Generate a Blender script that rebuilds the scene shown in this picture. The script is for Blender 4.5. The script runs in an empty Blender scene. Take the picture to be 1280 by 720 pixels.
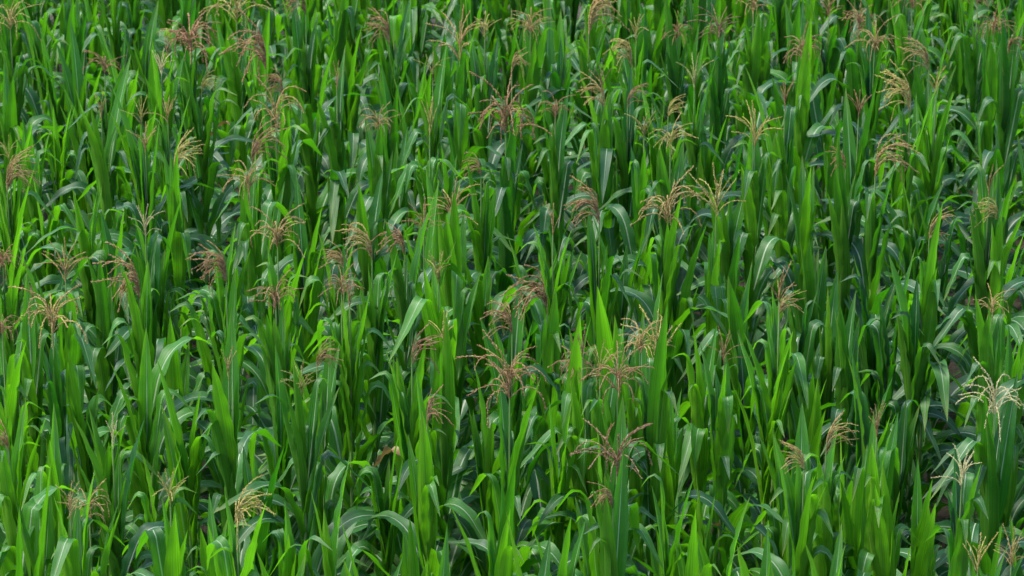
import bpy, math, random
import numpy as np
from mathutils import Matrix, Vector, Euler

random.seed(11)
R = math.radians
scene = bpy.context.scene
COL = scene.collection

# ------------------------------------------------------------------ camera
HC, DEP, HFOV = 7.5, R(20.0), R(17.0)
FPX = 640 / math.tan(HFOV / 2)
FWD = Vector((0, math.cos(DEP), -math.sin(DEP)))
UPV = Vector((0, math.sin(DEP), math.cos(DEP)))

def ground_at(px, py, z):
    """point of the field seen at a place of the 1280x720 photograph, at height z"""
    d = FWD + Vector((1, 0, 0)) * ((px - 640) / FPX) + UPV * ((360 - py) / FPX)
    t = (z - HC) / d.z
    return d.x * t, d.y * t

def project(x, y, z):
    p = Vector((x, y, z - HC))
    dep = p.dot(FWD)
    return 640 + FPX * p.x / dep, 360 - FPX * p.dot(UPV) / dep, dep

cam = bpy.data.cameras.new('camera')
cam.sensor_width = 36
cam.angle = HFOV
cam.clip_start = 0.5
cam.clip_end = 3000
cam.dof.use_dof = True
cam.dof.focus_distance = 15.0
cam.dof.aperture_fstop = 7.5
cam_o = bpy.data.objects.new('camera', cam)
cam_o.location = (0, 0, HC)
cam_o.rotation_euler = (R(90) - DEP, 0, 0)
COL.objects.link(cam_o)
scene.camera = cam_o

# ------------------------------------------------------------------ light
SUN_EL, SUN_AZ = R(62), R(272)      # azimuth: direction the light comes from, clockwise from +Y
w = bpy.data.worlds.new('World')
scene.world = w
w.use_nodes = True
nt = w.node_tree
bg = nt.nodes['Background']
sky = nt.nodes.new('ShaderNodeTexSky')
sky.sky_type = 'NISHITA'
sky.sun_disc = False
sky.sun_elevation = SUN_EL
sky.sun_rotation = SUN_AZ
sky.air_density = 1.0
sky.dust_density = 1.2
nt.links.new(sky.outputs[0], bg.inputs[0])
bg.inputs[1].default_value = 0.12
sl = bpy.data.lights.new('sun', 'SUN')
sl.energy = 2.0
sl.angle = R(13)
sl.color = (1, 0.96, 0.88)
so = bpy.data.objects.new('sun', sl)
so.rotation_euler = Vector((-math.sin(SUN_AZ) * math.cos(SUN_EL), -math.cos(SUN_AZ) * math.cos(SUN_EL), -math.sin(SUN_EL))).to_track_quat('-Z', 'Y').to_euler()
COL.objects.link(so)
vs = scene.view_settings
vs.view_transform = 'Standard'
vs.look = 'None'
vs.exposure = 2.15
vs.gamma = 1
scene.cycles.use_denoising = True
scene.cycles.max_bounces = 8
scene.cycles.transmission_bounces = 6
scene.cycles.diffuse_bounces = 5

# ------------------------------------------------------------------ materials
class NT:
    def __init__(s, name):
        s.m = bpy.data.materials.new(name)
        s.m.use_nodes = True
        s.t = s.m.node_tree
        s.t.nodes.clear()
    def n(s, typ, **kw):
        x = s.t.nodes.new('ShaderNode' + typ)
        for k, v in kw.items():
            setattr(x, k, v)
        return x
    def l(s, a, b):
        s.t.links.new(a, b)
    def math(s, op, a, b=0.0, clamp=False):
        x = s.n('Math', operation=op)
        x.use_clamp = clamp
        for i, v in enumerate((a, b)):
            if hasattr(v, 'links'):
                s.l(v, x.inputs[i])
            else:
                x.inputs[i].default_value = v
        return x.outputs[0]
    def mix(s, f, a, b, mode='MIX'):
        x = s.n('Mix', data_type='RGBA', blend_type=mode)
        for sock, v in ((x.inputs[0], f), (x.inputs[6], a), (x.inputs[7], b)):
            if hasattr(v, 'links'):
                s.l(v, sock)
            elif isinstance(v, (int, float)):
                sock.default_value = v
            else:
                sock.default_value = (*v, 1)
        return x.outputs[2]

def leaf_material(name, dry=False):
    m = NT(name)
    uv = m.n('UVMap')
    sep = m.n('SeparateXYZ')
    m.l(uv.outputs[0], sep.inputs[0])
    u, v = sep.outputs[0], sep.outputs[1]
    oi = m.n('ObjectInfo')
    geo = m.n('NewGeometry')
    oc = m.n('SeparateColor')
    m.l(oi.outputs['Color'], oc.inputs[0])
    at = m.n('Attribute', attribute_name='tone')
    # tone: plant tone (object colour) + leaf's own random + slow blotches along the field
    nz = m.n('TexNoise')
    nz.inputs['Scale'].default_value = 7.0
    m.l(geo.outputs['Position'], nz.inputs['Vector'])
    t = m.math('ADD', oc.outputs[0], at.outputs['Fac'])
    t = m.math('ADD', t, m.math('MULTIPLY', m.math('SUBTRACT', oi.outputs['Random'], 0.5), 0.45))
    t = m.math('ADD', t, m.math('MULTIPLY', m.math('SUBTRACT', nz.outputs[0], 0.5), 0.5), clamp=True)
    # parallel veins: noise stretched along the blade
    comb = m.n('CombineXYZ')
    m.l(m.math('MULTIPLY', u, 34.0), comb.inputs[0])
    m.l(m.math('MULTIPLY', v, 1.3), comb.inputs[1])
    m.l(m.math('MULTIPLY', oi.outputs['Random'], 40.0), comb.inputs[2])
    vein = m.n('TexNoise')
    vein.inputs['Scale'].default_value = 1.0
    vein.inputs['Detail'].default_value = 2.0
    m.l(comb.outputs[0], vein.inputs['Vector'])
    vf = m.n('MapRange')
    vf.inputs[1].default_value = 0.3
    vf.inputs[2].default_value = 0.7
    m.l(vein.outputs[0], vf.inputs[0])
    vf = vf.outputs[0]
    # midrib
    du = m.math('ABSOLUTE', m.math('SUBTRACT', u, 0.5))
    wid = m.math('MULTIPLY', m.math('SUBTRACT', 1.08, v), 0.072)
    rib = m.n('MapRange', interpolation_type='SMOOTHSTEP')
    m.l(m.math('DIVIDE', du, wid), rib.inputs[0])
    rib.inputs[1].default_value = 0.55
    rib.inputs[2].default_value = 1.1
    rib.inputs[3].default_value = 1.0
    rib.inputs[4].default_value = 0.0
    rib = rib.outputs[0]
    if dry:
        top = m.mix(t, (0.16, 0.085, 0.04), (0.36, 0.24, 0.12))
        bot = m.mix(t, (0.2, 0.11, 0.05), (0.40, 0.28, 0.15))
        trans = m.mix(t, (0.2, 0.1, 0.03), (0.3, 0.18, 0.06))
    else:
        top = m.mix(t, (0.014, 0.070, 0.024), (0.050, 0.190, 0.012))
        bot = m.mix(t, (0.026, 0.110, 0.010), (0.130, 0.330, 0.010))
        trans = m.mix(t, (0.040, 0.250, 0.004), (0.200, 0.620, 0.008))
        # yellower tips and edges on a few leaves
        tip = m.math('MULTIPLY', m.math('POWER', v, 9.0), m.math('MULTIPLY', oi.outputs['Random'], 0.85))
        top = m.mix(tip, top, (0.20, 0.20, 0.04))
        bot = m.mix(tip, bot, (0.24, 0.24, 0.05))
        top = m.mix(m.math('MULTIPLY', rib, 0.85), top, (0.44, 0.52, 0.36))
        bot = m.mix(m.math('MULTIPLY', rib, 0.40), bot, (0.16, 0.32, 0.06))
    base = m.mix(geo.outputs['Backfacing'], top, bot)
    base = m.mix(m.math('MULTIPLY', m.math('SUBTRACT', 1.0, vf), 0.55), base, (0.0, 0.02, 0.0))
    trans = m.mix(m.math('MULTIPLY', m.math('SUBTRACT', 1.0, vf), 0.5), trans, (0.0, 0.05, 0.0))
    # brown flecks
    fl = m.n('TexNoise')
    fl.inputs['Scale'].default_value = 60.0
    fl.inputs['Detail'].default_value = 3.0
    m.l(geo.outputs['Position'], fl.inputs['Vector'])
    fm = m.n('MapRange')
    fm.inputs[1].default_value = 0.665
    fm.inputs[2].default_value = 0.73
    fm.inputs[4].default_value = 0.6
    m.l(fl.outputs[0], fm.inputs[0])
    base = m.mix(fm.outputs[0], base, (0.14, 0.11, 0.04))
    bump = m.n('Bump')
    bump.inputs['Strength'].default_value = 0.35
    bump.inputs['Distance'].default_value = 0.004
    m.l(vein.outputs[0], bump.inputs['Height'])
    pb = m.n('BsdfPrincipled')
    m.l(base, pb.inputs['Base Color'])
    m.l(bump.outputs[0], pb.inputs['Normal'])
    rough = m.mix(geo.outputs['Backfacing'], (0.50,) * 3, (0.55,) * 3)
    m.l(rough, pb.inputs['Roughness'])
    m.l(m.mix(geo.outputs['Backfacing'], (0.25 if dry else 0.42,) * 3, (0.22,) * 3), pb.inputs['Specular IOR Level'])
    tb = m.n('BsdfTranslucent')
    m.l(trans, tb.inputs['Color'])
    mx = m.n('MixShader')
    mx.inputs[0].default_value = 0.25 if dry else 0.38
    m.l(pb.outputs[0], mx.inputs[1])
    m.l(tb.outputs[0], mx.inputs[2])
    out = m.n('OutputMaterial')
    m.l(mx.outputs[0], out.inputs[0])
    return m.m

def stalk_material():
    m = NT('stalk_green')
    geo = m.n('NewGeometry')
    nz = m.n('TexNoise')
    nz.inputs['Scale'].default_value = 9.0
    m.l(geo.outputs['Position'], nz.inputs['Vector'])
    oi = m.n('ObjectInfo')
    c = m.mix(nz.outputs[0], (0.05, 0.13, 0.025), (0.16, 0.26, 0.06))
    c = m.mix(m.math('MULTIPLY', oi.outputs['Random'], 0.3), c, (0.2, 0.2, 0.08))
    pb = m.n('BsdfPrincipled')
    m.l(c, pb.inputs['Base Color'])
    pb.inputs['Roughness'].default_value = 0.5
    out = m.n('OutputMaterial')
    m.l(pb.outputs[0], out.inputs[0])
    return m.m

def tassel_material():
    m = NT('tassel_bloom')
    oi = m.n('ObjectInfo')
    geo = m.n('NewGeometry')
    nz = m.n('TexNoise')
    nz.inputs['Scale'].default_value = 55.0
    m.l(geo.outputs['Position'], nz.inputs['Vector'])
    f = m.n('MapRange')
    f.inputs[1].default_value = 0.32
    f.inputs[2].default_value = 0.68
    m.l(nz.outputs[0], f.inputs[0])
    dark = m.mix(1.0, oi.outputs['Color'], (0.65, 0.55, 0.52), 'MULTIPLY')
    lite = m.mix(0.35, oi.outputs['Color'], (0.55, 0.48, 0.26))
    c = m.mix(f.outputs[0], dark, lite)
    pb = m.n('BsdfPrincipled')
    m.l(c, pb.inputs['Base Color'])
    pb.inputs['Roughness'].default_value = 0.7
    pb.inputs['Specular IOR Level'].default_value = 0.2
    tb = m.n('BsdfTranslucent')
    m.l(c, tb.inputs['Color'])
    mx = m.n('MixShader')
    mx.inputs[0].default_value = 0.42
    m.l(pb.outputs[0], mx.inputs[1])
    m.l(tb.outputs[0], mx.inputs[2])
    out = m.n('OutputMaterial')
    m.l(mx.outputs[0], out.inputs[0])
    return m.m

def soil_material():
    m = NT('soil')
    geo = m.n('NewGeometry')
    a = m.n('TexNoise')
    a.inputs['Scale'].default_value = 2.2
    a.inputs['Detail'].default_value = 8
    m.l(geo.outputs['Position'], a.inputs['Vector'])
    b = m.n('TexNoise')
    b.inputs['Scale'].default_value = 26
    b.inputs['Detail'].default_value = 6
    m.l(geo.outputs['Position'], b.inputs['Vector'])
    c = m.mix(a.outputs[0], (0.024, 0.017, 0.010), (0.06, 0.044, 0.025))
    c = m.mix(m.math('MULTIPLY', b.outputs[0], 0.5), c, (0.02, 0.014, 0.008))
    bump = m.n('Bump')
    bump.inputs['Distance'].default_value = 0.05
    m.l(b.outputs[0], bump.inputs['Height'])
    pb = m.n('BsdfPrincipled')
    m.l(c, pb.inputs['Base Color'])
    m.l(bump.outputs[0], pb.inputs['Normal'])
    pb.inputs['Roughness'].default_value = 0.95
    out = m.n('OutputMaterial')
    m.l(pb.outputs[0], out.inputs[0])
    return m.m

M_LEAF = leaf_material('leaf_green')
M_DRY = leaf_material('leaf_dry', True)
M_STALK = stalk_material()
M_TASSEL = tassel_material()
M_SOIL = soil_material()

# ------------------------------------------------------------------ geometry
def make_mesh(name, V, F, UV=None, mat=None, tone=None):
    me = bpy.data.meshes.new(name)
    V = np.asarray(V, dtype=np.float32)
    me.from_pydata(V.tolist(), [], F if isinstance(F, list) else F.tolist())
    if UV is not None:
        layer = me.uv_layers.new(name='UVMap')
        li = np.empty(len(me.loops), dtype=np.int32)
        me.loops.foreach_get('vertex_index', li)
        layer.data.foreach_set('uv', np.asarray(UV, dtype=np.float32)[li].ravel())
    if tone is not None:
        at = me.attributes.new('tone', 'FLOAT', 'POINT')
        at.data.foreach_set('value', np.asarray(tone, dtype=np.float32))
    me.polygons.foreach_set('use_smooth', [True] * len(me.polygons))
    if mat:
        me.materials.append(mat)
    me.update()
    return me

def smooth(x):
    x = min(1, max(0, x))
    return x * x * (3 - 2 * x)

def leaf_geo(rng, L, W, th0, bend, s0, w, twist=0.0, sway=0.0, wav=0.006, open_=0.0):
    """one maize blade: starts at the origin going up, leans outward along +X"""
    NS, NA = 24, 6
    V, UV = [], []
    P = Vector((0, 0, 0))
    ph = [rng.uniform(0, 6.28) for _ in range(4)]
    fr = rng.uniform(4, 7)
    for i in range(NS + 1):
        s = i / NS
        a = th0 + bend * smooth((s - s0 + w / 2) / w)
        yaw = sway * s
        T = Vector((math.sin(a) * math.cos(yaw), math.sin(a) * math.sin(yaw) + 0.12 * sway * s, math.cos(a))).normalized()
        S0 = Vector((-math.sin(yaw), math.cos(yaw), 0))
        S0 = (S0 - T * S0.dot(T)).normalized()
        tw = twist * s ** 1.3
        S = Matrix.Rotation(tw, 3, T) @ S0
        N = T.cross(S)
        # width profile: narrow clasping base, widest a third of the way, long taper
        wd = W * (0.62 + 0.38 * smooth(s / 0.3)) * max(0.02, (1 - max(0, (s - 0.25) / 0.75) ** 2.3)) * (1 if s < .985 else .3)
        vang = R(58) * (1 - smooth(s / 0.35)) + R(25 - 15 * open_) * smooth(s / 0.35) + R(5) * math.sin(s * 5 + ph[0])
        amp = wav * math.sin(math.pi * min(1, s * 1.05)) ** 0.6
        for j in range(NA + 1):
            q = 2 * j / NA - 1
            aq = abs(q)
            off = wd / 2
            wave = amp * aq ** 2 * math.sin(fr * 6.28 * s * (1 if q > 0 else .87) + (ph[1] if q > 0 else ph[2]))
            p = P + S * (q * off * math.cos(vang)) + N * (aq ** 1.4 * off * math.sin(vang) + wave)
            V.append(p)
            UV.append((j / NA, s))
        P = P + T * (L / NS)
    F = []
    for i in range(NS):
        for j in range(NA):
            k = i * (NA + 1) + j
            F.append((k, k + NA + 1, k + NA + 2, k + 1))
    return np.array([tuple(p) for p in V]), np.array(F), np.array(UV)

LEAF = {}
def build_leaf_kinds():
    rng = random.Random(5)
    def add(kind, n, f):
        LEAF[kind] = []
        for _ in range(n):
            g = f(rng)
            name = 'dry_leaf' if kind == 'dry' else 'leaf'
            LEAF[kind].append((make_mesh(name, *g, M_DRY if kind == 'dry' else M_LEAF), g))
    u = rng.uniform
    add('up', 20, lambda r: leaf_geo(r, u(.60, .88), u(.070, .100), R(u(2, 9)), R(u(0, 12)), .6, .8, R(u(-40, 40)), u(-.25, .25), u(.003, .007)))
    add('tip', 14, lambda r: leaf_geo(r, u(.55, .78), u(.068, .096), R(u(3, 9)), R(u(90, 155)), u(.74, .86), u(.10, .22), R(u(-40, 40)), u(-.3, .3), u(.003, .007)))
    add('fold', 16, lambda r: leaf_geo(r, u(.50, .80), u(.068, .096), R(u(4, 13)), R(u(125, 168)), u(.5, .74), u(.10, .24), R(u(-35, 35)), u(-.4, .4), u(.004, .009), .6))
    add('arch', 12, lambda r: leaf_geo(r, u(.54, .80), u(.068, .096), R(u(14, 26)), R(u(85, 135)), u(.45, .6), u(.4, .7), R(u(-40, 40)), u(-.5, .5), u(.005, .010), .8))
    add('low', 8, lambda r: leaf_geo(r, u(.60, .85), u(.07, .095), R(u(26, 42)), R(u(80, 120)), u(.35, .5), u(.4, .7), R(u(-60, 60)), u(-.6, .6), u(.006, .012), 1.0))
    add('dry', 5, lambda r: leaf_geo(r, u(.45, .6), u(.05, .07), R(u(20, 50)), R(u(70, 120)), u(.3, .5), u(.3, .5), R(u(-160, 160)), u(-.9, .9), .016, 0))
build_leaf_kinds()

def tube_geo(pts, rads, n=8):
    V, F = [], []
    for i, (p, r) in enumerate(zip(pts, rads)):
        a = pts[max(0, i - 1)]
        b = pts[min(len(pts) - 1, i + 1)]
        T = (b - a).normalized()
        X = T.cross(Vector((0, 1, 0)))
        if X.length < .05:
            X = T.cross(Vector((1, 0, 0)))
        X.normalize()
        Y = T.cross(X)
        for k in range(n):
            an = 6.28318 * k / n
            V.append(tuple(p + X * (math.cos(an) * r) + Y * (math.sin(an) * r)))
    for i in range(len(pts) - 1):
        for k in range(n):
            F.append((i * n + k, (i + 1) * n + k, (i + 1) * n + (k + 1) % n, i * n + (k + 1) % n))
    return V, F

def stalk_geo(rng):
    """unit-height jointed stalk, scaled to the plant (z 0..1)"""
    pts, rads = [], []
    lean = rng.uniform(-.02, .02)
    for i in range(11):
        z = i / 10
        x = lean * math.sin(z * 3) 
        r = .0135 - .0075 * z
        for dz, k in ((0, 1.0), (.012, 1.28), (.024, 1.0)):
            if z + dz <= 1.0:
                pts.append(Vector((x, 0, z + dz)))
                rads.append(r * k)
    return tube_geo(pts, rads)
STALK = []
_r = random.Random(3)
for _ in range(4):
    g = stalk_geo(_r)
    STALK.append((make_mesh('stalk', g[0], [tuple(f) for f in g[1]], None, M_STALK), g))
g = tube_geo([Vector((0, 0, i / 4)) for i in range(5)], [.0045, .004, .004, .0035, .003], 6)
PEDUNCLE = make_mesh('tassel_stem', g[0], g[1], None, M_STALK)

def rachis(rng, L, bend, s0, wdt, fat, th0=0.0, dens=1.0, bare=0.08):
    """tassel branch: thin axis bending to +X, set with paired spikelets and hanging anthers"""
    n = 14
    pts, P = [], Vector((0, 0, 0))
    jit = rng.uniform(-.12, .12)
    for i in range(n + 1):
        s = i / n
        a = th0 + bend * smooth((s - s0 + wdt / 2) / wdt)
        pts.append(P.copy())
        P = P + Vector((math.sin(a), jit * s * .5, math.cos(a))).normalized() * (L / n)
    V, F = tube_geo(pts, [.0019 * (1 - .5 * i / n) for i in range(n + 1)], 5)
    F = [tuple(f) for f in F]
    def spindle(c, d, ln, r):
        X = d.cross(Vector((.3, .8, .5))).normalized()
        Y = d.cross(X)
        b = len(V)
        V.append(tuple(c))
        for k in range(4):
            an = 1.5708 * k
            V.append(tuple(c + d * (ln * .45) + X * (math.cos(an) * r) + Y * (math.sin(an) * r)))
        V.append(tuple(c + d * ln))
        for k in range(4):
            F.append((b, b + 1 + (k + 1) % 4, b + 1 + k))
            F.append((b + 5, b + 1 + k, b + 1 + (k + 1) % 4))
    cnt = int(L / .0062 * dens)
    for i in range(cnt):
        s = bare + (1 - bare) * (i + rng.random()) / cnt
        f = min(s, .999) * n
        k = int(f)
        p = pts[k].lerp(pts[k + 1], f - k)
        T = (pts[k + 1] - pts[k]).normalized()
        q = Vector((rng.gauss(0, 1), rng.gauss(0, 1), rng.gauss(0, 1)))
        q = (q - T * q.dot(T)).normalized()
        d = (T * rng.uniform(.7, 1.1) + q * rng.uniform(.3, .65)).normalized()
        spindle(p, d, rng.uniform(.008, .0125) * fat, .0021 * fat)
        if rng.random() < .35:
            dn = Vector((rng.uniform(-.4, .4) + math.sin(th0 + bend * s) * 0.0, rng.uniform(-.4, .4), -1 if bend < 1 else rng.uniform(-1, .3))).normalized()
            spindle(p + q * .003, dn, rng.uniform(.006, .010) * fat, .0012 * fat)
    return make_mesh('tassel_branch', V, F, None, M_TASSEL), pts

BR = {}
_r = random.Random(8)
for kind, bends in (('straight', (6, 14, 22, 10, 18, 30)), ('curved', (40, 55, 70, 62, 48, 80)), ('droop', (95, 115, 130, 105, 88, 122)), ('hang', (140, 150, 160, 148, 156, 135))):
    BR[kind] = [rachis(_r, .20, R(b), _r.uniform(.3, .6), _r.uniform(.6, 1.0), .95, 0.0, 1.25)[0] for b in bends]
SPIKE = {}
for kind, bends in (('straight', (3, 8, 12)), ('curved', (45, 60, 75)), ('droop', (100, 120, 135))):
    SPIKE[kind] = []
    for b in bends:
        me, pts = rachis(_r, .27, R(b), .5, .9, 1.1)
        me.name = 'central_spike'
        SPIKE[kind].append((me, pts))

COLOURS = {
    'russet': (0.33, 0.18, 0.078), 'pink': (0.37, 0.185, 0.10), 'straw': (0.50, 0.44, 0.12), 'olive': (0.32, 0.33, 0.06),
    'pale': (0.62, 0.60, 0.32), 'dark': (0.22, 0.115, 0.07), 'green': (0.30, 0.38, 0.11), 'tan': (0.42, 0.30, 0.105),
}
WORD = {'russet': 'russet', 'pink': 'pinkish', 'straw': 'straw-yellow', 'olive': 'olive', 'pale': 'whitish', 'dark': 'dark brown',
        'green': 'yellow-green', 'tan': 'tan'}

def link(name, data, parent, loc=(0, 0, 0), rot=(0, 0, 0), sc=(1, 1, 1), colour=None):
    o = bpy.data.objects.new(name, data)
    o.parent = parent
    o.location = loc
    o.rotation_euler = rot
    o.scale = sc
    if colour:
        o.color = colour
    COL.objects.link(o)
    return o

def add_tassel(plant, rng, z0, zb, colour, form, dr, size, lx=0.0):
    """size: metres across. z0: top of the leafy stalk, zb: where the tassel branches start"""
    c = COLOURS[colour]
    j = rng.uniform(.85, 1.15)
    col = (c[0] * j, c[1] * j * rng.uniform(.95, 1.05), c[2] * j, 1)
    phi = (0 if dr > 0 else math.pi) + rng.uniform(-.35, .35)
    if form == 'A':
        spec = dict(spike=rng.choice(('droop', 'droop', 'curved')), n=rng.randint(14, 22), kinds=('droop', 'curved', 'droop', 'hang'), az=rng.uniform(.5, 1.3), tilt=(4, 26), reach=.17)
    elif form == 'H':
        spec = dict(spike='curved', n=rng.randint(11, 15), kinds=('droop', 'curved'), az=.7, tilt=(18, 42), reach=.23)
    elif form == 'B':
        spec = dict(spike='curved', n=rng.randint(16, 24), kinds=('droop', 'curved', 'droop', 'hang'), az=9, tilt=(8, 45), reach=.225)
    elif form == 'D':
        spec = dict(spike='straight' if rng.random() < .6 else 'curved', n=rng.randint(24, 32), kinds=('droop', 'hang', 'curved', 'hang'), az=9, tilt=(6, 55), reach=.20)
    elif form == 'W':
        spec = dict(spike='straight', n=rng.randint(11, 16), kinds=('straight', 'curved', 'curved'), az=9, tilt=(8, 34), reach=.25)
    elif form == 'N':
        spec = dict(spike='straight', n=rng.randint(3, 5), kinds=('straight',), az=9, tilt=(3, 12), reach=.27)
    else:
        spec = dict(spike='straight', n=rng.randint(6, 11), kinds=('straight', 'straight', 'curved'), az=9, tilt=(5, 20), reach=.26)
    k = .88 * size / spec['reach']
    k = min(1.7, max(.6, k))
    st = link('tassel_stem', PEDUNCLE, plant, (0, 0, z0 - .05), (0, 0, 0), (1, 1, zb - z0 + .05))
    me, pts = rng.choice(SPIKE[spec['spike']])
    kw = k * (1.35 if form in 'NC' else 1.1)
    t = link('tassel', me, plant, (0, 0, zb), (0, 0, phi), (kw, kw, k), col)
    for i in range(spec['n']):
        f = rng.uniform(0, .34)
        p = pts[int(f * 14)]
        az = rng.uniform(-spec['az'], spec['az']) if spec['az'] < 5 else 6.283 * (i + rng.uniform(-.3, .3)) / spec['n']
        tilt = R(rng.uniform(*spec['tilt']))
        s = rng.uniform(.7, 1.12)
        cj = rng.uniform(.8, 1.2)
        link('tassel_branch', rng.choice(BR[rng.choice(spec['kinds'])]), t, p, (0, tilt, az), (s, s, s),
             (col[0] * cj, col[1] * cj, col[2] * cj, 1))
    return t

def leaf_plan(rng, flower=False):
    """list of (kind, height below the whorl, azimuth, scale) for one plant"""
    out = []
    base = rng.uniform(0, 6.283)
    n_up = rng.choice((6, 7, 7, 8))
    drop = 0.0
    total = rng.randint(20, 22)
    for k in range(total):
        az = base + math.pi * k + rng.uniform(-.5, .5)
        if k < n_up:
            kind = 'up' if rng.random() < (.82 if k < 2 else .46) else rng.choice(('tip', 'fold'))
        elif k < n_up + 2:
            kind = rng.choice(('tip', 'fold', 'fold', 'up', 'arch'))
        elif k < n_up + 6:
            kind = rng.choice(('fold', 'arch', 'arch'))
        else:
            kind = 'low'
        sc = 1.0 - .05 * max(0, n_up - k) * rng.random()
        if flower and k < 3:
            sc *= (.5, .62, .8)[k]
        out.append((kind, drop, az, sc * rng.uniform(.9, 1.08)))
        drop += rng.uniform(.02, .075) if k < n_up - 1 else rng.uniform(.05, .085)
    return out

TOP = .76     # reach of the upright blades above the whorl

def build_plant(x, y, tip, tone, rng, tassel=None, dry=0):
    plant = bpy.data.objects.new('corn_plant', None)
    plant.empty_display_size = .1
    plant.location = (x, y, 0)
    plant['category'] = 'corn plant'
    plant['group'] = 'corn plants in the field'
    COL.objects.link(plant)
    hw = tip - TOP * rng.uniform(.92, 1.0)
    if tassel:
        hw = tassel[0] - rng.uniform(.30, .42)
    link('stalk', rng.choice(STALK)[0], plant, (0, 0, 0), (0, 0, rng.uniform(0, 6.28)), (1, 1, hw + .03))
    for kind, drop, az, sc in leaf_plan(rng, bool(tassel)):
        h = hw - drop
        if h < .12:
            break
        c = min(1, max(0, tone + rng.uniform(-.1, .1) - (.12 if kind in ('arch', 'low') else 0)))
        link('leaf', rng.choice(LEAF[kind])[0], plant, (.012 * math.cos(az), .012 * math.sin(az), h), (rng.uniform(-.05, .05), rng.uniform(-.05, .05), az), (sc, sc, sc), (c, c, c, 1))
    for _ in range(dry):
        o = link('leaf', rng.choice(LEAF['dry'])[0], plant, (0, 0, hw - rng.uniform(.15, .6)), (0, 0, rng.uniform(0, 6.28)), (.7, .7, .7), (.4, .4, .4, 1))
        o['label'] = 'withered brown leaf'
    if tassel:
        zb, colour, form, dr, size = tassel
        add_tassel(plant, rng, hw, zb, colour, form, dr, size)
    return plant

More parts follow.
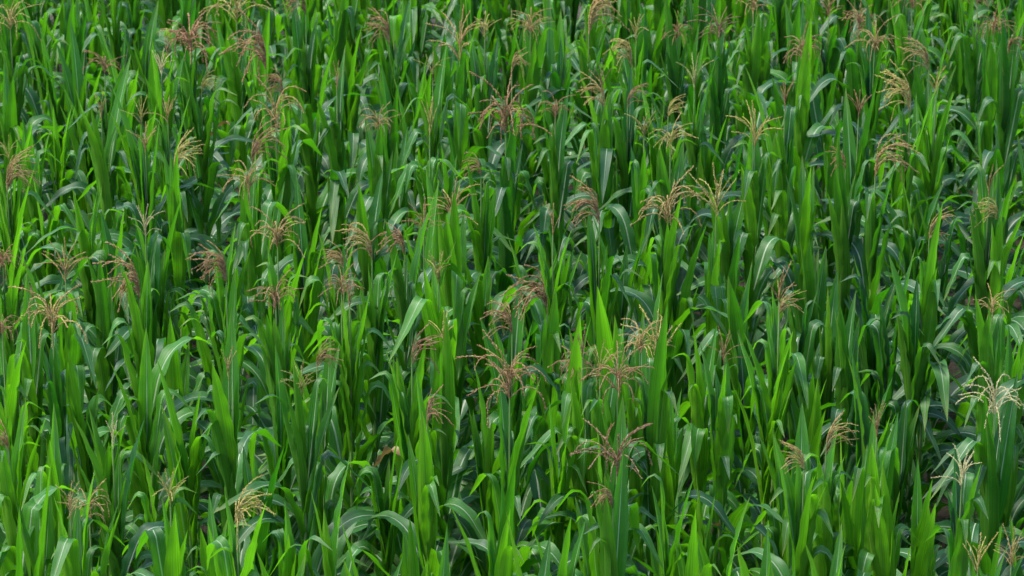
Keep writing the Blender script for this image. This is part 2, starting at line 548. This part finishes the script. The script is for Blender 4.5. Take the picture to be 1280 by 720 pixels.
# ------------------------------------------------------------------ the plants the photo shows one by one
# (place of the tassel in the photo, colour, form, side it leans to, width in the photo, own words)
#   A arched to one side, H nearly level, B spread and drooping, D bushy, W fan, C upright, N single narrow spike
TASSELS = [
    (13, 37, 'straw', 'B', 1, 60), (296, 28, 'straw', 'B', 1, 70), (372, 12, 'russet', 'A', -1, 34), (314, 76, 'russet', 'A', -1, 62),
    (345, 115, 'russet', 'A', -1, 30), (238, 66, 'pink', 'D', 1, 62), (202, 80, 'pale', 'C', 1, 34), (131, 93, 'russet', 'B', -1, 44),
    (127, 136, 'tan', 'N', 1, 34), (177, 140, 'olive', 'C', 1, 38), (210, 140, 'tan', 'C', 1, 36), (262, 110, 'olive', 'H', 1, 34),
    (345, 156, 'tan', 'B', -1, 66), (182, 176, 'tan', 'C', 1, 40), (335, 190, 'russet', 'H', 1, 66), (233, 210, 'straw', 'A', 1, 48),
    (24, 230, 'tan', 'A', 1, 50), (12, 188, 'olive', 'W', 1, 40), (310, 240, 'tan', 'B', 1, 54), (421, 92, 'russet', 'N', 1, 44),
    (475, 49, 'russet', 'A', -1, 40), (575, 42, 'tan', 'W', 1, 76), (606, 30, 'straw', 'C', 1, 40), (663, 42, 'tan', 'D', 1, 40),
    (754, 32, 'tan', 'A', 1, 60), (795, 34, 'straw', 'C', 1, 44), (846, 48, 'russet', 'D', 1, 30), (778, 77, 'straw', 'A', -1, 40),
    (541, 82, 'olive', 'C', 1, 44), (648, 86, 'tan', 'A', 1, 28), (537, 142, 'straw', 'N', 1, 60), (473, 163, 'tan', 'B', 1, 40),
    (632, 166, 'russet', 'D', -1, 78), (694, 147, 'russet', 'B', 1, 40), (740, 124, 'tan', 'H', -1, 52), (797, 127, 'russet', 'H', 1, 42),
    (752, 103, 'dark', 'N', 1, 30), (846, 139, 'straw', 'H', 1, 36), (805, 156, 'olive', 'C', 1, 40), (838, 186, 'straw', 'B', 1, 44),
    (594, 216, 'russet', 'A', -1, 24), (567, 250, 'tan', 'W', 1, 62),
    (942, 14, 'tan', 'B', 1, 40), (1036, 6, 'russet', 'W', 1, 34), (898, 50, 'dark', 'B', -1, 50), (1003, 72, 'pink', 'D', 1, 40),
    (1074, 38, 'russet', 'D', 1, 40), (1093, 66, 'tan', 'B', 1, 54), (1144, 78, 'tan', 'H', -1, 56), (1170, 104, 'tan', 'C', 1, 34),
    (1140, 13, 'russet', 'B', 1, 44), (1222, 8, 'russet', 'B', 1, 36), (1242, 42, 'russet', 'D', 1, 34), (1268, 64, 'russet', 'A', 1, 28),
    (943, 155, 'straw', 'W', -1, 64), (868, 88, 'green', 'C', 1, 56), (1073, 137, 'russet', 'C', 1, 26), (1122, 130, 'straw', 'A', -1, 52),
    (1112, 210, 'tan', 'A', 1, 60), (1049, 207, 'russet', 'A', -1, 26), (895, 238, 'straw', 'W', -1, 76), (981, 125, 'russet', 'N', -1, 28),
    (1236, 226, 'russet', 'N', 1, 44),
    (82, 325, 'tan', 'W', 1, 62), (4, 334, 'pink', 'D', -1, 26), (156, 362, 'russet', 'A', -1, 62), (182, 275, 'pale', 'W', 1, 46),
    (268, 344, 'russet', 'A', -1, 50), (347, 312, 'tan', 'B', 1, 66), (345, 386, 'russet', 'B', 1, 60), (66, 416, 'tan', 'B', -1, 84),
    (421, 330, 'tan', 'H', -1, 28), (427, 368, 'russet', 'B', 1, 46), (286, 461, 'tan', 'N', 1, 34), (377, 474, 'olive', 'W', 1, 56),
    (3, 420, 'russet', 'D', -1, 22), (404, 456, 'russet', 'H', 1, 26), (530, 270, 'russet', 'W', 1, 52), (492, 310, 'russet', 'A', -1, 46),
    (450, 316, 'tan', 'A', -1, 50), (548, 336, 'olive', 'C', 1, 44), (735, 273, 'russet', 'A', -1, 48), (834, 281, 'tan', 'B', 1, 80),
    (691, 274, 'tan', 'N', 1, 44), (664, 380, 'russet', 'A', -1, 66), (628, 410, 'russet', 'A', -1, 40), (533, 444, 'pink', 'H', 1, 60),
    (554, 410, 'straw', 'C', 1, 48), (820, 418, 'straw', 'C', 1, 84), (728, 430, 'dark', 'N', 1, 44), (719, 466, 'pink', 'D', -1, 44),
    (750, 448, 'olive', 'W', 1, 56), (800, 442, 'tan', 'B', 1, 56), (437, 372, 'russet', 'N', 1, 30),
    (1237, 272, 'straw', 'A', -1, 36), (1176, 290, 'tan', 'H', 1, 48), (974, 352, 'russet', 'C', 1, 56), (988, 386, 'tan', 'H', 1, 46),
    (905, 436, 'russet', 'C', 1, 46), (1240, 392, 'tan', 'B', 1, 44),
    (112, 650, 'tan', 'B', 1, 60), (213, 606, 'olive', 'C', 1, 60), (313, 650, 'straw', 'A', 1, 56), (3, 558, 'russet', 'H', -1, 26),
    (141, 548, 'pale', 'N', 1, 30), (88, 632, 'tan', 'C', 1, 40),
    (546, 523, 'pink', 'A', 1, 40), (637, 498, 'russet', 'B', -1, 90), (772, 488, 'russet', 'B', 1, 66), (757, 558, 'russet', 'N', 1, 40),
    (771, 595, 'dark', 'B', 1, 84), (757, 630, 'russet', 'A', -1, 30), (1243, 518, 'pale', 'B', -1, 76), (990, 578, 'tan', 'H', -1, 50),
    (1050, 556, 'tan', 'H', 1, 58), (1096, 524, 'russet', 'N', 1, 50), (1202, 590, 'pale', 'C', 1, 44), (1222, 694, 'straw', 'C', 1, 50),
    (1264, 690, 'tan', 'W', 1, 40),
]
# leafy whorls without a tassel that stand out: tip in the photo, tone (0 dark, 1 bright yellow-green)
WHORLS = [
    (878, 362, 1.), (962, 383, .95), (1017, 378, .85), (1090, 420, .45), (1118, 290, .25), (1148, 300, .2), (1005, 500, .6), (1072, 522, .55),
    (1157, 540, .85), (1115, 545, .8), (868, 598, 1.), (905, 600, .9), (618, 572, .85), (702, 610, .9), (665, 640, .6), (275, 588, .9),
    (190, 480, .9), (38, 560, .85), (60, 480, .95), (12, 430, .95), (410, 565, .85), (175, 396, .95), (140, 225, .4), (275, 240, .55),
    (192, 243, .6), (125, 268, .35), (545, 216, .5), (602, 252, .6), (565, 308, .7), (770, 352, .9), (640, 330, .7), (505, 402, .6),
    (1158, 78, .8), (1010, 175, .4), (1130, 108, .9), (975, 98, .6), (510, 62, .45), (492, 72, .2), (682, -12, .15), (700, 20, .2),
    (820, 98, .8), (762, 132, .6), (455, 200, .5), (95, 20, .5), (230, 0, .3), (65, 10, .4), (460, 640, .8),
    (1270, 380, .5), (840, 560, .6), (360, 560, .6), (320, 500, .3), (230, 420, .8), (700, 470, .8), (610, 440, .8),
    (930, 300, .3), (1060, 320, .25), (1000, 300, .2), (1180, 200, .3), (1250, 150, .5), (30, 320, .8), (100, 400, .9), (40, 120, .5),
    (420, 250, .7), (380, 210, .7), (850, 270, .5), (910, 180, .5), (720, 330, .7), (480, 480, .8), (1040, 640, .55), (960, 640, .8),
    (1240, 600, .5), (545, 620, .7), (20, 630, .35), (350, 640, .8),
]
GAPS = [(1180, 400, 58), (1195, 490, 70), (1092, 366, 38)]     # places where one looks down between the plants

COLS = [(110, 'far-left'), (330, 'left'), (530, 'centre-left'), (750, 'centre'), (950, 'centre-right'), (1165, 'right'), (9999, 'far-right')]
ROWS = [(55, 'top edge'), (160, 'upper'), (270, 'upper-middle'), (370, 'middle'), (480, 'lower-middle'), (600, 'lower'), (9999, 'bottom edge')]

def place_words(px, py):
    c = next(n for lim, n in COLS if px < lim)
    r = next(n for lim, n in ROWS if py < lim)
    return f'{c} {r}' if r.endswith('edge') else f'{r} {c}'

FORMW = {'A': ('arching left', 'arching right'), 'H': ('leaning left', 'leaning right'), 'B': ('drooping', 'drooping'),
         'D': ('bushy', 'bushy'), 'W': ('fan-shaped', 'fan-shaped'), 'C': ('upright', 'upright'), 'N': ('single-spike', 'single-spike')}

def tassel_phrase(t, extra=''):
    px, py, colour, form, dr, size = t
    sz = 'large ' if size >= 66 else ('small ' if size <= 32 else '')
    f = FORMW[form][dr > 0]
    if form in 'AH':
        a, b = f.split()
        f = f'{b}-{a}'
    return f'{extra}{sz}{WORD[colour]} {f} tassel', place_words(px, py)

def main_field():
    rng = random.Random(21)
    recs = []       # x, y, tip, tone, tassel, px, py (place of the head), phrase
    for t in TASSELS:
        px, py, colour, form, dr, size = t
        bx, by = px, py
        if form in 'AH':
            bx, by = px - dr * .30 * size, py + .18 * size
        elif form in 'CNW':
            by = py + .45 * size
        z = rng.uniform(2.04, 2.16)
        if form in 'NC':
            z += .05
        x, y = ground_at(bx, by, z)
        dep = project(x, y, z)[2]
        m = size * dep / FPX
        if form in 'CN':
            m *= .95
        recs.append(dict(x=x, y=y, tip=z + rng.uniform(-.08, .05) - (.08 if form in 'NC' else 0), tone=min(1, max(0, .55 + rng.uniform(-.3, .35) - (.15 if py < 240 else 0))),
                         tassel=(z, colour, form, dr, m), px=px, py=py, size=size, t=t))
    for px, py, tone in WHORLS:
        z = rng.uniform(2.10, 2.2)
        x, y = ground_at(px, py, z)
        recs.append(dict(x=x, y=y, tip=z, tone=tone, tassel=None, px=px, py=py + 40, t=None))
    # fill the rest of the sowing evenly, keeping a plant's distance
    pts = [(r['x'], r['y']) for r in recs]
    want = 300
    tries = 0
    md = .415
    stuff = []
    while tries < 60000:
        tries += 1
        y = rng.uniform(9.6, 27.0)
        x = rng.uniform(-1, 1) * (.165 * y + 1.6)
        if any((x - a) ** 2 + (y - b) ** 2 < md * md for a, b in pts):
            if tries % 2500 == 0:
                md = max(.35, md - .01)
            continue
        px, py, dep = project(x, y, 1.75)
        if any(math.hypot((px - gx) , (py - 30 - gy)) < gr * 1.0 for gx, gy, gr in GAPS):
            continue
        tip = rng.gauss(2.02, .09)
        if 1120 < px < 1250 and 500 < py < 690:
            tip -= .22          # shorter plants before the hollow
        # keep the heads of the flowering plants clear
        for r in recs:
            if r.get('t') and r['y'] > y and r['y'] - y < 1.4:
                hx, hy, _ = project(x, y, tip)
                if abs(hx - r['px']) <   .40 * r['size'] + 10 and hy < r['py'] + .25 * r['size']:
                    while tip > 1.45 and project(x, y, tip)[1] < r['py'] + .25 * r['size']:
                        tip -= .03
        pts.append((x, y))
        px, py, dep = project(x, y, tip - .12)
        cx = (px - 640) / 640
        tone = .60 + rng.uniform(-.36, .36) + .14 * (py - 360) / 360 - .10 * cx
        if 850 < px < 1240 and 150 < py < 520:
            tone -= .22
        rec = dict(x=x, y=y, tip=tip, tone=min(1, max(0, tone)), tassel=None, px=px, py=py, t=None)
        if -8 < px < (1286 if py < 640 else 1250) and -26 < py < 704:
            recs.append(rec)
        else:
            stuff.append(rec)
    return recs, stuff

RECS, STUFF = main_field()
RECS.sort(key=lambda r: (r['t'] is None, r['y']))
print('INFRAME', len(RECS))
if len(RECS) > 300:
    extra = sorted(RECS, key=lambda r: (r['t'] is None, r['py'] < 60 and r['t'] is None, r['y']))
    RECS, more = extra[:300], extra[300:]
    STUFF += more
print('INDIVIDUALS', len(RECS), 'STUFF', len(STUFF))

# labels -------------------------------------------------------------
phr = {}
for r in RECS:
    if r['t']:
        a, b = tassel_phrase(r['t'])
        phr.setdefault((a, b), []).append(r)
for (a, b), rs in phr.items():
    if len(rs) == 1:
        rs[0]['phrase'] = f'{a} at {b}'
    else:
        dx = max(r['px'] for r in rs) - min(r['px'] for r in rs)
        dy = max(r['py'] for r in rs) - min(r['py'] for r in rs)
        if len(rs) == 2:
            key, words = ('px', ('leftmost', 'rightmost')) if dx >= dy else ('py', ('higher', 'lower'))
        else:
            key, words = ('px', ('leftmost', 'middle', 'rightmost')) if dx >= dy else ('py', ('highest', 'middle', 'lowest'))
        for r, wd in zip(sorted(rs, key=lambda q: q[key]), words):
            r['phrase'] = f'{wd} {a} at {b}'
heads = [r for r in RECS if r['t']]
def tone_word(t):
    return 'bright' if t > .72 else ('dark' if t < .35 else 'mid-green')
for r in heads:
    r['label'] = 'corn plant with ' + r['phrase']
pairs = []
for r in RECS:
    if r['t']:
        continue
    for h in heads:
        dx, dy = r['px'] - h['px'], r['py'] - h['py']
        d = math.hypot(dx, dy)
        if d > 260:
            continue
        hor = 'right of' if dx > 0 else 'left of'
        ver = 'in front of' if dy > 0 else 'behind'
        if abs(dx) > 2.2 * abs(dy):
            rel = hor
        elif abs(dy) > 2.2 * abs(dx):
            rel = ver
        else:
            rel = f"{'front' if dy > 0 else 'rear'}-{hor}"
        pairs.append((d, id(r), rel, id(h)))
pairs.sort()
byid = {id(r): r for r in RECS}
taken = set()
for d, ri, rel, hi in pairs:
    r, h = byid[ri], byid[hi]
    if 'label' in r or (rel, hi) in taken:
        continue
    taken.add((rel, hi))
    r['label'] = f'{tone_word(r["tone"])} tassel-less corn {rel} {h["phrase"]}'
for r in RECS:
    if 'label' not in r:
        r['label'] = 'leafy green corn plant without a tassel among its neighbours'
        print('NOLABEL', r['px'], r['py'])

for i, r in enumerate(RECS):
    rng = random.Random(1000 + i)
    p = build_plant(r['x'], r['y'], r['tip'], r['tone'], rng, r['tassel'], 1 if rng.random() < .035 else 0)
    p['label'] = r['label']

# ------------------------------------------------------------------ the rest of the field, beyond the picture
def build_rest():
    VV, FF, UU, TT = [], [], [], []
    SV, SF = [], []
    nb = ns = 0
    for i, r in enumerate(STUFF):
        rng = random.Random(9000 + i)
        hw = r['tip'] - TOP * rng.uniform(.92, 1.0)
        sv, sf = rng.choice(STALK)[1]
        a = np.array(sv)
        a[:, 2] *= hw + .03
        SV.append(a + np.array((r['x'], r['y'], 0)))
        SF += [tuple(k + ns for k in f) for f in sf]
        ns += len(a)
        for kind, drop, az, sc in leaf_plan(rng):
            h = hw - drop
            if h < .12:
                break
            V, F, U = rng.choice(LEAF[kind])[1]
            M = np.array(Euler((rng.uniform(-.05, .05), rng.uniform(-.05, .05), az)).to_matrix())
            VV.append((V * sc) @ M.T + np.array((r['x'], r['y'], h)))
            FF.append(F + nb)
            UU.append(U)
            TT.append(np.full(len(V), min(1, max(0, r['tone'] + rng.uniform(-.3, .25)))))
            nb += len(V)
    nv = nb
    V = np.concatenate(VV + SV)
    F = np.concatenate(FF).tolist() + [tuple(k + nv for k in f) for f in SF]
    U = np.concatenate(UU + [np.zeros((ns, 2)) + .3])
    T = np.concatenate(TT + [np.full(ns, .4)])
    me = make_mesh('corn_field', V, F, U, M_LEAF, T)
    me.materials.append(M_STALK)
    nf = len(SF)
    idx = np.zeros(len(F), dtype=np.int32)
    idx[-nf:] = 1
    me.polygons.foreach_set('material_index', idx)
    o = bpy.data.objects.new('corn_field', me)
    o.color = (0, 0, 0, 1)
    o['kind'] = 'stuff'
    o['label'] = 'rest of the green corn field running on past the edges of the picture'
    o['category'] = 'corn field'
    COL.objects.link(o)
build_rest()

# ------------------------------------------------------------------ ground
def build_ground():
    xs = [-600, -200, -60, -20] + [-12 + .5 * i for i in range(49)] + [20, 60, 200, 600]
    ys = [-300, -100, -20, 0] + [4 + .5 * i for i in range(61)] + [60, 200, 600, 1500]
    V, F = [], []
    for y in ys:
        for x in xs:
            V.append((x, y, .03 * math.sin(x * 5.1 + math.sin(y * 2.3)) * math.sin(y * 4.2) if abs(x) < 15 and 2 < y < 40 else 0))
    nx = len(xs)
    for j in range(len(ys) - 1):
        for i in range(nx - 1):
            k = j * nx + i
            F.append((k, k + 1, k + nx + 1, k + nx))
    o = bpy.data.objects.new('ground', make_mesh('ground', V, F, None, M_SOIL))
    o.location.z = -.03
    o['kind'] = 'structure'
    o['label'] = 'dark brown soil under the corn'
    o['category'] = 'ground'
    COL.objects.link(o)
build_ground()
